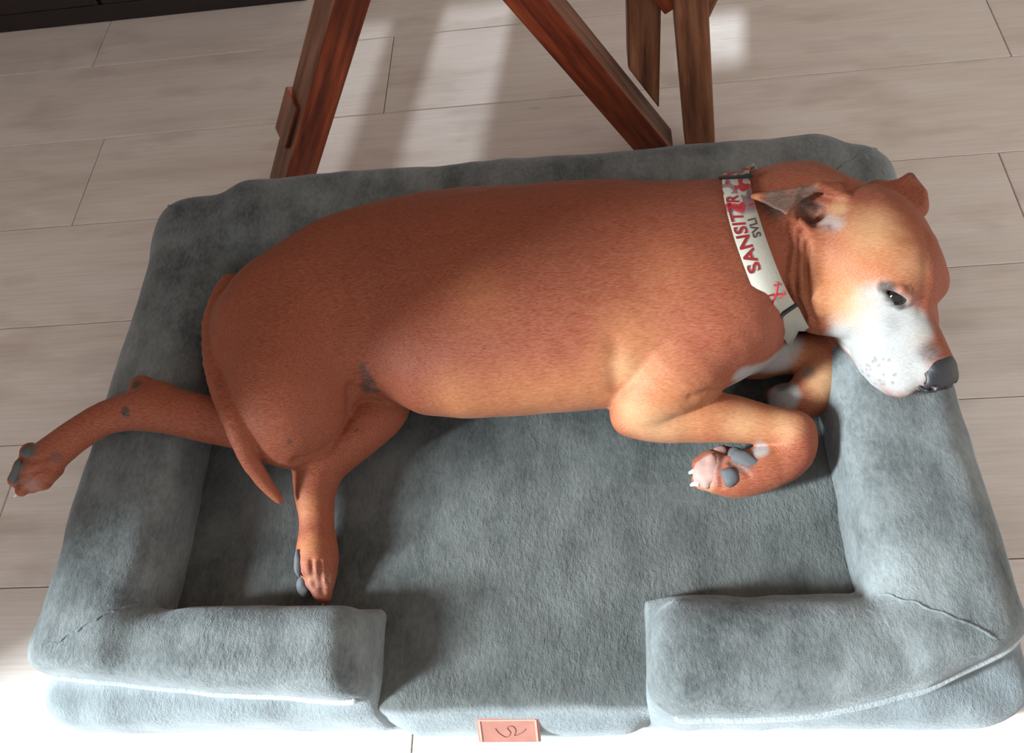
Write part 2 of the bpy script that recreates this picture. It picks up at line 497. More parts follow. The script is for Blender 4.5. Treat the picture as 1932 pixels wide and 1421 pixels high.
a2, b2 = legline((1213, 262), (990, 0), YT, 0.02, .70)
beam('leg', a2, b2, .05, .055)
# short block let into the outer side of the left leg
a3, b3 = legline((548, 280), (569, 207), YT + .004, Q(544, 282, YT)[2], Q(566, 205, YT)[2])
beam('joint_block', a3, b3, .046, .046, flip=-1, tw=.5)
# upright whose foot is cut along the sloping leg
pa = Q(1185, 130, YT + .03); pb = Q(1241, 206, YT + .03)
X0, X1 = pa[0], pb[0] + .002; D = .05; zt = .74
v = [(X0, 0, pa[2]), (X1, 0, pb[2]), (X1, D, pb[2]), (X0, D, pa[2]), (X0, 0, zt), (X1, 0, zt), (X1, D, zt), (X0, D, zt)]
v = [(x, y + YT + .03, z) for x, y, z in v]
f = [(3, 2, 1, 0), (4, 5, 6, 7), (0, 1, 5, 4), (1, 2, 6, 5), (2, 3, 7, 6), (3, 0, 4, 7)]
me = mesh('upright', [np.array(q) - np.array(tre.location) for q in v], f)
bm = bmesh.new(); bm.from_mesh(me); bmesh.ops.bevel(bm, geom=bm.edges[:], offset=.0025, segments=2, affect='EDGES'); bm.to_mesh(me); bm.free()
link('upright', me, M_WOOD2, tre)
a4, b4 = legline((1322, 280), (1303, 0), YT + .01, 0.02, .74)
beam('leg', a4, b4, .047, .055, flip=-1, mat=M_WOOD2)
c1 = Q(1331, 16, YT + .03)
o = link('peg_block', bevel_box('peg_block', .03, .05, .07, .006), M_WOOD2, tre); o.location = c1 - np.array(tre.location) + np.array([0, .02, .01]); o.rotation_euler = (0, .35, 0)
a5 = Q(1272, 18, YT + .02); b5 = a5 + np.array([-.17, 0, .26])
beam('brace', a5, b5, .03, .04)
top = link('ridge_beam', bevel_box('ridge_beam', 1.1, .11, .06, .004), M_WOOD, tre); top.location = (.12, .03, .76)
tag(tre, 'reddish brown stained wooden trestle with sloping legs behind the dog bed', 'trestle')

# ------------------------------------------------------------------ dog bed
bed = empty('dog_bed', (-.13, .56, 0))
BX0, BX1, BY0, BY1 = -.657, .392, .188, .925
def to_local(me, o):
    me.transform(Matrix.Translation(-Vector(o)))
PADZ = .098
fb = Field((-.72, .13, -.02), (.46, 1.0, .225), .006)
fb.rbox((BX0 - .004, BY0 + .004, 0.0), (BX1 + .012, BY1, .125), .03, 0)          # outer walls
fb.rbox((BX0, BY0 + .005, .02), (-.520, BY1, .176), .046, .012)
fb.rbox((.247, BY0 + .005, .02), (BX1, BY1, .178), .046, .012)
fb.rbox((BX0, .80, .02), (BX1, BY1, .178), .044, .012)
fb.rbox((-.56, .82, .03), (.34, BY1 + .022, .186), .046, .02)
fb.rbox((BX0, BY0 + .005, .02), (-.264, .306, .168), .040, .012)
fb.sub((-.32, .15, .05), (-.2, .34, .2), lambda X, Y, Z: -((X + .300) * .80 + (Z - .168) * .6 - .004), .02)
fb.rbox((.020, BY0 - .004, .02), (BX1, .296, .170), .040, .012)
fb.sub((.15, .14, .12), (.42, .30, .22), lambda X, Y, Z: -np.minimum(.345 * (X - .263) - .939 * (Y - .200), (Z - .105) * .7), .03)
fb.sub((-.70, .14, .12), (-.25, .30, .22), lambda X, Y, Z: -np.minimum(-.10 * (X + .29) - .995 * (Y - .198), (Z - .105) * .7), .02)
# open well for the mattress, front opening included
def well(X, Y, Z):
    q0 = np.maximum(np.abs(X + .1365) - (.3835 - .01), 0); q1 = np.maximum(np.abs(Y - .551) - (.244 - .01), 0)
    a = np.sqrt(q0 ** 2 + q1 ** 2) - .01
    b = np.maximum(np.abs(X + .122) - .142, np.abs(Y - .2) - .13)
    return np.maximum(np.minimum(a, b), .03 - Z)
fb.sub((-.53, .05, .03), (.25, .80, .22), well, .012)
fb.warp(fb.lo, fb.lo + fb.h * fb.n, lambda X, Y, Z: (.0035 * value_noise(X * 14, Y * 14, Z * 9, 3) + .0016 * value_noise(X * 38, Y * 38, Z * 22, 5)) * (Z > .02))
me, _ = fb.polygonize('bolster'); bol_o = bed.location.copy(); to_local(me, bol_o)
bol = link('bolster', me, M_PLUSH2, bed)
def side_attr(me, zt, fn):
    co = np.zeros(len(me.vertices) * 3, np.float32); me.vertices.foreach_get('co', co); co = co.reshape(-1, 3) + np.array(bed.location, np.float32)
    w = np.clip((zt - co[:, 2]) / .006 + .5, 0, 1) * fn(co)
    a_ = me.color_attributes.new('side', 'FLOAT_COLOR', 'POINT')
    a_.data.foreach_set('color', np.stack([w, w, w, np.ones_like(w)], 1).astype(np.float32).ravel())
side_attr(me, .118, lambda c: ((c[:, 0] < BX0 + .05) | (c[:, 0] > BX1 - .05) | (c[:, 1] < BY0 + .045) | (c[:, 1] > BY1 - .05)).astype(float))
# mattress
fm = Field((-.60, .13, -.02), (.34, .86, .14), .006)
fm.rbox((-.535, .199, .004), (.262, .81, PADZ), .016, 0)
fm.rbox((-.262, .185, .0), (.018, .3, .078), .03, .02)
fm.warp(fm.lo, fm.lo + fm.h * fm.n, lambda X, Y, Z: .0022 * value_noise(X * 13, Y * 13, Z * 9, 8) + .001 * value_noise(X * 40, Y * 30, Z * 22, 9))
me, _ = fm.polygonize('mattress'); to_local(me, bed.location)
link('mattress', me, M_PLUSH, bed)
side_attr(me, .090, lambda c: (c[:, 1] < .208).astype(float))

def snap(f, p, dirs, n=40):
    p = np.array(p, float); lo = -.06; 
    t = np.linspace(.08, -.08, 161)
    q = p + np.array(dirs) * t[:, None]; v = f.sample(q); w = np.where(v < 0)[0]
    return q[w[0]] if len(w) else p
pip_z = .132
def settle(path):
    p = spline(path, 120)
    for i in range(60):
        p[1:-1] = (p[:-2] + p[1:-1] * 2 + p[2:]) / 4
        if i % 5 == 4: p = p - fb.grad(p, .008) * fb.sample(p)[:, None]
    p[1:-1] = (p[:-2] + p[1:-1] * 2 + p[2:]) / 4
    return spline(p, 240)
path = []
for y in np.linspace(BY1 - .03, BY0 + .075, 40): path.append(snap(fb, (BX1, y, pip_z), (1, 0, 0)))
for x in np.linspace(BX1 - .075, .045, 26): path.append(snap(fb, (x, BY0, pip_z - .012), (0, -1, 0)))
p1 = settle(path)
pi = tube('piping', p1, .0042, 8); to_local(pi, bed.location); link('piping', pi, M_PIPE, bed)
path = []
for y in np.linspace(BY1 - .03, BY0 + .085, 40): path.append(snap(fb, (BX0, y, pip_z), (-1, 0, 0)))
for x in np.linspace(BX0 + .065, -.285, 26): path.append(snap(fb, (x, BY0, pip_z - .012), (0, -1, 0)))
p1 = settle(path)
pi = tube('piping', p1, .0038, 8); to_local(pi, bed.location); link('piping', pi, M_PIPE, bed)
# mitre seams at the bolster corners
for (x0, y0, x1, y1) in ((.255, .292, .352, .240), (-.530, .300, -.615, .252), (-.525, .80, -.64, .905), (.25, .80, .375, .905)):
    pts = []
    for t in np.linspace(0, 1, 40):
        x, y = x0 + (x1 - x0) * t, y0 + (y1 - y0) * t
        zz = np.linspace(.21, .02, 200); vv = fb.sample(np.stack([np.full(200, x), np.full(200, y), zz], 1)); w = np.where(vv < 0)[0]
        pts.append((x + .0012 * math.sin(t * 31), y + .0012 * math.sin(t * 27), zz[w[0]] + .0004 if len(w) else .1))
    sm = tube('seam', pts, .0015, 6); to_local(sm, bed.location); link('seam', sm, M_PLUSH2, bed)
tag(bed, 'grey plush bolster dog bed with an open front, under the resting dog', 'pet bed')
# sewn leather patch on the front wall
M_PATCH = simple('leather_patch', srgb(176, 118, 104), .55)
M_EMB = simple('embossed_line', srgb(120, 74, 64), .6)
M_EDGE = simple('patch_stitch', srgb(214, 160, 144), .6)
pc0 = P(961, 1371, .055); yy = snap(fm, (pc0[0], .199, .061), (0, -1, 0))[1]
# tilted face: the wall bulges, so the patch leans back a little
pt = link('label_patch', bevel_box('label_patch', .068, .0035, .034, .0015), M_PATCH, bed)
pt.location = Vector((pc0[0], yy - .0015, .061)) - bed.location; pt.rotation_euler = (-.62, 0, .0)
for sx in (-1, 1):
    e = link('edge_stitch', bevel_box('edge_stitch', .0022, .0012, .030, .0004), M_EDGE, pt); e.location = (sx * .0305, -.0021, 0)
e = link('edge_stitch', bevel_box('edge_stitch', .061, .0012, .0018, .0004), M_EDGE, pt); e.location = (0, -.0021, .0146)
sq = spline([(-.014, 0, .003), (-.010, 0, -.004), (-.003, 0, -.009), (.002, 0, -.003), (-.001, 0, .004), (.005, 0, .006), (.008, 0, 0), (.006, 0, -.007), (.014, 0, -.003), (.019, 0, .002)], 60)
em = tube('emboss', sq, .0005, 6); e = link('emboss', em, M_EMB, pt); e.location = (0, -.0019, 0)

# ------------------------------------------------------------------ the dog
fd = Field((-.86, .22, .07), (.44, .99, .365), .0020)
# trunk and neck: stations (top px, bottom px, half height, centre height)
def station(t, b, hb, zc):
    def nrm(q):
        d = ray(*q); n = np.array([-d[2], d[1]]); return n / np.linalg.norm(n)
    n1, n2 = nrm(t), nrm(b); dz = zc - CAM_H
    def cys(a):
        h1 = math.hypot(n1[0] * a, n1[1] * hb); h2 = math.hypot(n2[0] * a, n2[1] * hb)
        return (-h1 - n1[1] * dz) / n1[0], (h2 - n2[1] * dz) / n2[0]
    lo, hi = .005, .3
    for _ in range(50):
        m = (lo + hi) / 2; c1, c2 = cys(m)
        if c1 > c2: lo = m
        else: hi = m
    x = (P(*t, zc)[0] + P(*b, zc)[0]) / 2
    return [x, sum(cys(lo)) / 2, zc, lo, hb]
ST = [((432, 560), (440, 690), .045, .185), ((462, 512), (470, 742), .066, .186), ((520, 464), (520, 775), .080, .188), ((600, 413), (600, 790), .086, .188), ((680, 386), (684, 755), .085, .187),
      ((740, 372), (745, 752), .087, .188), ((800, 361), (803, 781), .092, .190), ((880, 353), (882, 790), .097, .194), ((980, 348), (982, 785), .101, .198),
      ((1080, 341), (1082, 776), .104, .201), ((1180, 338), (1182, 768), .105, .202), ((1280, 340), (1284, 755), .103, .203), ((1350, 338), (1372, 716), .099, .205),
      ((1395, 331), (1432, 676), .093, .208), ((1425, 318), (1464, 622), .088, .212), ((1470, 304), (1496, 602), .083, .217), ((1530, 301), (1546, 606), .078, .222), ((1590, 316), (1586, 615), .071, .227), ((1640, 350), (1620, 600), .055, .225)]
st = np.array([station(*q) for q in ST])
xs = np.linspace(st[0, 0] - .012, st[-1, 0] + .01, 700)
tab = np.stack([np.interp(xs, st[:, 0], st[:, i]) for i in range(1, 5)])
e0 = np.clip((xs - xs[0]) / .012, 0, 1); e1 = np.clip((xs[-1] - xs) / .02, 0, 1); cap = np.sqrt(np.clip(1 - (1 - e0) ** 2, 0, 1)) * np.sqrt(np.clip(1 - (1 - e1) ** 2, 0, 1))
kern = np.exp(-np.linspace(-2.2, 2.2, 31) ** 2); kern /= kern.sum()
tab = np.stack([np.convolve(np.pad(t, 15, 'edge'), kern, 'valid') for t in tab])
tab[2] = np.maximum(tab[2] * cap, .004); tab[3] = np.maximum(tab[3] * cap, .004)
def trunk(X, Y, Z):
    ii = np.clip((X - xs[0]) / (xs[1] - xs[0]), 0, len(xs) - 1.001)
    cy, cz, a, b = [np.interp(ii, np.arange(len(xs)), t).astype(np.float32) for t in tab]
    u, w = (Y - cy), (Z - cz)
    k0 = np.sqrt((u / a) ** 2 + (w / b) ** 2); k1 = np.sqrt((u / a ** 2) ** 2 + (w / b ** 2) ** 2) + 1e-6
    d = k0 * (k0 - 1) / k1
    ex = np.maximum(np.maximum(xs[0] - X, X - xs[-1]), 0)
    return np.where(ex > 0, np.sqrt(np.maximum(d, 0) ** 2 + ex ** 2), d)
fd.add((xs[0], .4, .09), (xs[-1], .98, .32), trunk, 0)
AX = lambda deg: [[math.cos(math.radians(deg)), math.sin(math.radians(deg)), 0], [-math.sin(math.radians(deg)), math.cos(math.radians(deg)), 0], [0, 0, 1]]
# rump, rear thigh (upper, right leg)
fd.ell(P(487, 640, .19), (.046, .100, .068), .03, AX(-8))
fd.ell(P(545, 690, .200), (.074, .124, .072), .022, AX(-2))
fd.ell(P(575, 770, .182), (.052, .075, .062), .02, AX(-14))
fd.chain([(575, 800, .170, 62), (520, 806, .168, 56), (435, 796, .186, 46), (345, 784, .204, 38), (280, 772, .212, 40)], .014, 14)
fd.chain([(285, 768, .212, 41), (210, 785, .210, 31), (150, 818, .206, 28), (112, 846, .201, 29), (85, 868, .196, 33)], .010, 12)
fd.chain([(300, 758, .213, 24), (270, 732, .214, 17), (262, 726, .214, 13)], .012)
fd.chain([(370, 765, .210, 16), (310, 745, .214, 15), (268, 728, .215, 12)], .014)
# far rear leg (left, lower)
fd.chain([(700, 715, .135, 60), (725, 765, .135, 46), (680, 812, .135, 46), (605, 872, .136, 46)], .012, 12)
fd.chain([(603, 876, .136, 47), (594, 930, .133, 36), (598, 990, .128, 31), (598, 1035, .124, 35), (598, 1062, .122, 38)], .010, 12)
fd.chain([(575, 868, .136, 28), (560, 872, .136, 15)], .01)
# flank fold
fd.chain([(672, 640, .225, 26), (690, 700, .200, 18), (735, 745, .160, 18)], .02, 8)
# shoulder, upper arm, elbow (right, upper)
fd.ell(P(1310, 560, .222), (.085, .105, .078), .03, AX(28))
fd.chain([(1370, 610, .225, 92), (1285, 690, .215, 82), (1215, 752, .190, 58)], .022, 8)
fd.chain([(1205, 700, .195, 44), (1196, 765, .175, 42), (1186, 790, .168, 30)], .014, 6)
fd.chain([(1212, 778, .168, 50), (1260, 784, .167, 49), (1335, 786, .166, 47), (1400, 794, .163, 41), (1455, 804, .160, 36), (1495, 814, .157, 39)], .010, 16)
# folded paw of the upper front leg
fd.chain([(1500, 818, .155, 38), (1500, 848, .148, 36), (1476, 872, .140, 38), (1440, 884, .135, 40)], .008, 8)
fd.chain([(1440, 884, .135, 42), (1400, 896, .130, 40), (1368, 902, .126, 34)], .008, 6)
# lower front leg, folded under
fd.chain([(1425, 676, .135, 34), (1485, 670, .135, 34), (1550, 664, .137, 36)], .008, 8)
fd.chain([(1550, 670, .138, 40), (1551, 700, .134, 38), (1536, 734, .130, 40), (1505, 760, .126, 34), (1480, 762, .122, 30)], .008, 10)
# brisket
fd.ell(P(1408, 628, .175), (.046, .046, .05), .03, AX(20))
# tail
fd.chain([(436, 540, .205, 24), (409, 592, .212, 21), (400, 645, .220, 18), (405, 695, .229, 18), (420, 742, .231, 20), (440, 790, .233, 20), (456, 836, .222, 18), (474, 874, .200, 15), (498, 910, .178, 12), (516, 932, .165, 9), (529, 947, .157, 5)], .005, 30)

# head in its own frame: forward, up, right (cm)
HF = np.array([0.35666833, -0.93408853, -0.0163191]); HU = np.array([0.32780689, 0.10877285, 0.9384621]); HR = np.array([-0.87483161, -0.34006922, 0.34499648])
H0 = np.array([0.30416799, 0.64053088, 0.23660682]); HS = 1.069 / 100
HA = [HF, HU, HR]
def HP(f, u, r): return H0 + HS * (f * HF + u * HU + r * HR)
def hell(c, rad, k): fd.ell(HP(*c), [t * HS for t in rad], k, HA)
def hcone(a, b, ra, rb, k): fd.cone(HP(*a), HP(*b), ra * HS, rb * HS, k)
hell((-2.9, .5, -.2), (7.9, 5.9, 6.9), .02)
hell((1.5, 1.2, 0), (5.6, 4.6, 5.4), .015)
for s in (-1, 1):
    hell((0.6, -2.6, 3.6 * s), (4.8, 4.3, 3.0), .012)          # masseter
    hell((4.1 - .3 * (s < 0), 2.5 - .3 * (s < 0), 2.6 * s), (2.2, 1.4, 1.8), .012)           # brow
    hell((8.3, -4.1, 2.25 * s), (4.8, 3.0, 2.15), .010)        # upper lip
    hell((4.8, -1.6, 3.0 * s), (3.0, 2.2, 1.7), .012)          # cheek bone
hcone((3.5, -1.2, 0), (11.6, -1.9, 0), 3.4, 2.25, .014)
hcone((1, -5.4, .3), (10.0, -6.1, 0), 3.5, 2.1, .010)
hell((12.0, -2.4, 0), (1.9, 1.9, 1.95), .006)
hcone((-2, -4, 0), (4, -5.6, 0), 3.6, 2.4, .02)
# forehead furrow and stop
# mouth line
for s in (-1, 1):
    fd.carve(HP(8.0, -6.5, 3.6 * s), [4.2 * HS, .2 * HS, 1.2 * HS], .004, HA)
# throat and jowl skin
fd.chain([(1550, 560, .225, 58), (1540, 592, .21, 36)], .02)

def slide(p, off=0.0):
    """nearest point on the coat"""
    p = np.array(p, float)
    for _ in range(12): p = p - fd.grad(p) * float(fd.sample(p)) * .9
    return p + fd.grad(p) * off
# loose neck skin: folds running from behind the ear to the throat
def folds(X, Y, Z):
    out = 0
    for pts, wdt, dep in FOLDS:
        dm = np.full(X.shape, 1., np.float32)
        for a, b in zip(pts[:-1], pts[1:]):
            ba = b - a; l2 = ba @ ba
            t = np.clip(((X - a[0]) * ba[0] + (Y - a[1]) * ba[1] + (Z - a[2]) * ba[2]) / l2, 0, 1)
            dm = np.minimum(dm, np.sqrt((X - a[0] - ba[0] * t) ** 2 + (Y - a[1] - ba[1] * t) ** 2 + (Z - a[2] - ba[2] * t) ** 2))
        out = out + dep * np.exp(-(dm / wdt) ** 2)
    return out
FOLDS = []
for line, wdt, dep in [([(1492, 420), (1490, 470), (1480, 520), (1484, 560), (1500, 600)], .0035, .005), ([(1508, 450), (1500, 500), (1503, 550), (1520, 600)], .003, .004), ([(1522, 460), (1520, 510), (1524, 560), (1538, 610)], .0035, .0045),
                       ([(1500, 430), (1494, 490), (1493, 540), (1510, 600)], .006, -.004), ([(1515, 450), (1511, 510), (1514, 560), (1530, 605)], .005, -.004), ([(1535, 455), (1534, 520), (1545, 590)], .008, -.004),
                       ([(1745, 440), (1745, 500), (1742, 560), (1738, 590)], .006, .0012), ([(1690, 340), (1640, 345), (1600, 360)], .005, .003),
                       ([(1375, 732), (1338, 738), (1305, 748)], .005, .003), ([(1160, 650), (1158, 690), (1163, 735)], .009, .0028),
                       ([(660, 730), (655, 790), (620, 845), (560, 868)], .005, .007), ([(672, 650), (676, 690), (672, 730)], .010, .003)]:
    FOLDS.append(([fd.hit(*q) for q in line], wdt, dep))
for fo in FOLDS:
    arr = np.array(fo[0]); keep = FOLDS; 
    FOLDS = [fo]; fd.warp(arr.min(0) - .03, arr.max(0) + .03, folds); FOLDS = keep

# ears
def EP(px, py, off): return fd.hit(px, py, off)
eb0 = EP(1600, 372, .000); e_top = EP(1545, 352, .022); e_tip = EP(1421, 371, .014); e_low = EP(1484, 402, .016); e_can = EP(1508, 384, .010); eb1 = EP(1530, 440, .002); e_bk = EP(1575, 356, .006)
e_m = EP(1510, 358, .020)
fd.tri(e_top, e_tip, e_m + np.array([0, 0, .001]), .0026, .003)
fd.tri(e_tip, e_m, e_low, .0026, .004)
fd.tri(e_m, e_low, e_can, .0026, .004)
fd.tri(e_top, e_m, e_can, .0028, .004)
fd.tri(e_top, e_bk, eb0, .0035, .006)
fd.cone(e_top, e_bk, .003, .006, .008)
fd.cone(e_can, EP(1512, 420, .004), .003, .0035, .004); fd.cone(EP(1512, 420, .004), eb1, .0035, .004, .005)
fd.cone(eb1, EP(1560, 432, .001), .004, .003, .006)
c_can = EP(1532, 398, .002)
g_can = fd.grad(c_can)
fd.carve(c_can, (.016, .013, .016), .004)
le = HP(-6.0, 4.6, -5.6)
l1 = P(1695, 352, .255); l2 = P(1716, 336, .256); l3 = P(1735, 364, .250)
fd.tri(l1, l2, l3, .007, .012); fd.cone(P(1655, 362, .25), P(1728, 392, .243), .014, .014, .016)

# eye
eye_c = fd.hit(1690, 558, -.0145)
eye_n = -(ray(1690, 558)); eye_n /= np.linalg.norm(eye_n)
ea = fd.hit(1668, 546, -.001); ebb = fd.hit(1712, 572, -.001); ax_e = (ebb - ea) / np.linalg.norm(ebb - ea)
ay_e = np.cross(eye_n, ax_e); ay_e /= np.linalg.norm(ay_e); az_e = np.cross(ax_e, ay_e)
fd.carve(fd.hit(1690, 558), (.0155, .0042, .010), .003, [ax_e, ay_e, az_e])
# lid folds
def lid(pts, r):
    q = [fd.hit(*a, 0.0) for a in pts]
    for a, b in zip(q[:-1], q[1:]): fd.cone(a, b, r, r, .005)
lid([(1662, 540), (1680, 541), (1700, 547), (1718, 562)], .0028)
lid([(1664, 552), (1678, 570), (1696, 578), (1712, 574)], .0022)

# paws: toes
def toe(pts, k=.004): fd.chain(pts, k)
# raised rear paw (left of the bed)
toe([(85, 865, .198, 26), (58, 856, .196, 19), (52, 868, .192, 14)])
toe([(80, 880, .196, 26), (46, 882, .194, 19), (30, 905, .190, 15)])
toe([(85, 888, .190, 26), (58, 905, .188, 18), (42, 925, .184, 13)])
toe([(95, 885, .184, 24), (80, 908, .182, 18), (62, 920, .178, 12)])
# far rear paw
toe([(592, 1050, .120, 26), (580, 1080, .118, 16), (584, 1100, .116, 13)])
toe([(598, 1058, .122, 26), (596, 1095, .120, 17), (604, 1124, .116, 13)])
toe([(606, 1058, .120, 26), (614, 1092, .119, 17), (614, 1126, .115, 13)])
toe([(610, 1052, .116, 24), (622, 1080, .114, 13), (620, 1105, .112, 11)])
# upper front paw, pads towards the viewer
toe([(1390, 905, .122, 28), (1352, 905, .122, 24), (1325, 905, .122, 20)])
toe([(1380, 885, .128, 24), (1345, 872, .128, 24), (1325, 878, .126, 20)])
toe([(1420, 880, .128, 24), (1382, 862, .126, 18), (1362, 852, .124, 14)])
toe([(1400, 905, .122, 26), (1375, 915, .120, 20), (1350, 917, .118, 15)])
# lower front paw
toe([(1500, 748, .128, 26), (1476, 744, .126, 19), (1460, 745, .122, 15)])
toe([(1505, 758, .122, 26), (1478, 758, .118, 19), (1462, 756, .114, 14)])

for line, wdt, dep in [([(95, 862), (62, 870), (42, 868)], .0028, .004), ([(95, 880), (62, 892), (36, 915)], .0028, .004), ([(100, 888), (75, 905), (52, 925)], .0025, .003),
                       ([(588, 1058), (590, 1085), (594, 1105)], .0026, .004), ([(604, 1062), (606, 1092), (609, 1120)], .0026, .004), ([(617, 1062), (619, 1098)], .0024, .003),
                       ([(1366, 862), (1360, 888), (1362, 918)], .0030, .005), ([(1380, 878), (1398, 884), (1412, 896)], .0026, .004), ([(1372, 868), (1386, 876)], .0026, .004), ([(1322, 898), (1345, 912)], .0022, .002)]:
    pts_ = [fd.hit(*q) for q in line]; FOLDS = [(pts_, wdt, dep)]; arr = np.array(pts_); fd.warp(arr.min(0) - .02, arr.max(0) + .02, folds)
fd.warp(fd.lo, fd.lo + fd.h * fd.n, lambda X, Y, Z: .0012 * value_noise(X * 22, Y * 22, Z * 22, 21) + .0005 * value_noise(X * 60, Y * 90, Z * 90, 22))
DOG_O = np.array([-.1, .62, PADZ])
dme, DV = fd.polygonize('body')

# coat colours and a little painted shading: patches placed on the coat itself
def cs(*c): return np.array(srgb(*c)[:3])
RUST, TAN, PALE, WHITE, DARK, PINK = cs(140, 60, 27), cs(176, 106, 60), cs(202, 154, 108), cs(160, 158, 156), cs(40, 32, 32), cs(160, 124, 116)
DV32 = DV
colr = np.tile(RUST, (len(DV), 1))
nz = value_noise(DV[:, 0] * 45, DV[:, 1] * 45, DV[:, 2] * 45, 31) * .5 + value_noise(DV[:, 0] * 160, DV[:, 1] * 160, DV[:, 2] * 160, 32) * .3
def paint(c, rad, col, amt=1.0, soft=.5, noise=.12, A=None):
    global colr
    c = np.array(c, float); d = DV - c
    if A is not None: d = d @ np.array(A).T
    rad = np.array(rad if np.ndim(rad) else [rad] * 3, float)
    q = np.sqrt(((d / rad) ** 2).sum(1)) + nz * noise
    w = np.clip((1 - q) / soft, 0, 1); w = w * w * (3 - 2 * w) * amt
    colr = colr * (1 - w[:, None]) + col * w[:, None]
def pp(px, py, rpx, col, amt=1., soft=.5, noise=.12):
    c = fd.hit(px, py); r = rpx * float((c - CAM) @ CF) / FPX
    paint(c, r, col, amt, soft, noise)
# paler underside, elbow and forearm
for q in [(1240, 760, 150), (1190, 650, 120), (1330, 790, 110), (1430, 800, 100), (1000, 760, 130), (870, 760, 110), (1110, 740, 110)]: pp(*q, TAN, .75, 1.0)
for q in [(1200, 790, 70), (1180, 700, 60), (1250, 810, 80), (1400, 800, 60), (1480, 800, 50)]: pp(*q, PALE, .55, 1.0)
pp(900, 560, 110, TAN, .3, 1.0); pp(1060, 480, 170, RUST * .8, .5, 1.0); pp(700, 480, 150, RUST * .85, .5, 1.0); pp(1250, 520, 130, TAN, .22, 1.0)  # torso shading painted into the coat: darker bands, lighter flank and shoulder
pp(560, 860, 60, RUST * .8, .5, 1.0)
for q in [(575, 960, 40), (580, 1030, 40)]: pp(*q, TAN, .7, .9)
pp(600, 1100, 45, PINK, .22, .8); pp(588, 1090, 10, PALE, .5, .8)
# far front leg
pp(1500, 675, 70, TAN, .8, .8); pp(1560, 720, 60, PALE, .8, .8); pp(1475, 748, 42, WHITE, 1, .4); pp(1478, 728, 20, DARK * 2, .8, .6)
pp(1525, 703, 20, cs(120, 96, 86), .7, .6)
# chest blaze
bl = spline([fd.hit(*q) for q in [(1492, 618), (1488, 645), (1470, 668), (1445, 686), (1418, 700), (1395, 706)]], 22)
for q in bl: paint(q, .015, WHITE, .5, .7); paint(q + np.array([.004, .006, -.024]), .022, WHITE, .5, .7)
# head
pp(1600, 520, 150, TAN, .65, .9); pp(1680, 450, 110, TAN, .5, .9); pp(1560, 540, 70, TAN, .6, .9)
pp(1650, 430, 80, PALE, .55, .9)
for q in [(1640, 640, 95), (1690, 690, 80), (1660, 590, 75), (1720, 620, 50), (1600, 640, 55), (1640, 720, 60)]: pp(*q, WHITE, .95, .5)
pp(1600, 580, 70, PALE, .6, .9); pp(1720, 500, 60, PALE, .35, .9)
pp(1735, 640, 34, cs(150, 130, 118), .5, 1.0); pp(1755, 665, 34, cs(70, 62, 64), .8, .8)
pp(1690, 556, 32, cs(92, 76, 70), .7, .9, .25)
for q in [(1666, 543), (1678, 546), (1690, 552), (1702, 564), (1680, 562), (1692, 572), (1700, 578)]: paint(fd.hit(*q), .0095, DARK, .85, .8, .2)
for (x, y) in [(1718, 538), (1722, 545), (1711, 540), (1720, 552)]: pp(x, y, 5, DARK, .7, .8, .3)
for i in range(26):
    x, y = 1625 + 70 * rng.random(), 675 + 50 * rng.random(); pp(x, y, 3.5 + 2 * rng.random(), cs(110, 104, 106), .75, .8, .2)
# lip edge
for q in [(1620, 715, 12), (1650, 735, 12), (1685, 744, 12), (1715, 742, 12)]: pp(*q, cs(150, 142, 142), .6, .7, .3)
# ear
pp(1470, 380, 44, cs(80, 60, 52), .9, .6); pp(1520, 368, 34, cs(76, 58, 50), .85, .6); pp(1428, 372, 12, TAN, .8, .8)
paint(c_can, .021, cs(58, 48, 44), .95, .5, .2)
pp(1568, 420, 32, WHITE, .6, .8, .6); pp(1580, 395, 30, PALE, .6, .8, .3)
paint(l2, .014, cs(70, 40, 28), .8, .9)
# rear: hock callus, spots, groin
pp(257, 726, 16, DARK, .9, .6); pp(236, 777, 14, cs(62, 34, 26), .95, .5); pp(545, 833, 8, DARK, .8, .7); pp(672, 812, 5, DARK, .8, .7)

for q in [(684, 690, 14), (690, 705, 18), (698, 720, 20), (710, 736, 18), (690, 735, 18)]: pp(*q, DARK, .8, 1.0, .6)  # dark groin hair, with the shadow of the crease painted in
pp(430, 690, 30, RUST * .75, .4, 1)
for q in [(60, 850, 22), (30, 905, 14), (42, 880, 14)]: pp(*q, cs(84, 76, 70), .85, .6)
pp(60, 915, 26, PINK, .5, .8); pp(105, 862, 20, cs(84, 48, 36), .7, .9)
pp(914, 655, 6, RUST * .4, .8, .8)
# front paw
pp(1335, 895, 34, PINK, .7, .6); pp(1350, 870, 26, PINK, .6, .7); pp(1434, 850, 22, WHITE, .9, .6); pp(1400, 870, 34, cs(74, 68, 68), .7, .6); pp(1330, 918, 24, PALE, .6, .8)
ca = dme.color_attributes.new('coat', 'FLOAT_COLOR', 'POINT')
ca.data.foreach_set('color', np.concatenate([np.clip(colr, 0, 1), np.ones((len(DV), 1))], 1).astype(np.float32).ravel())

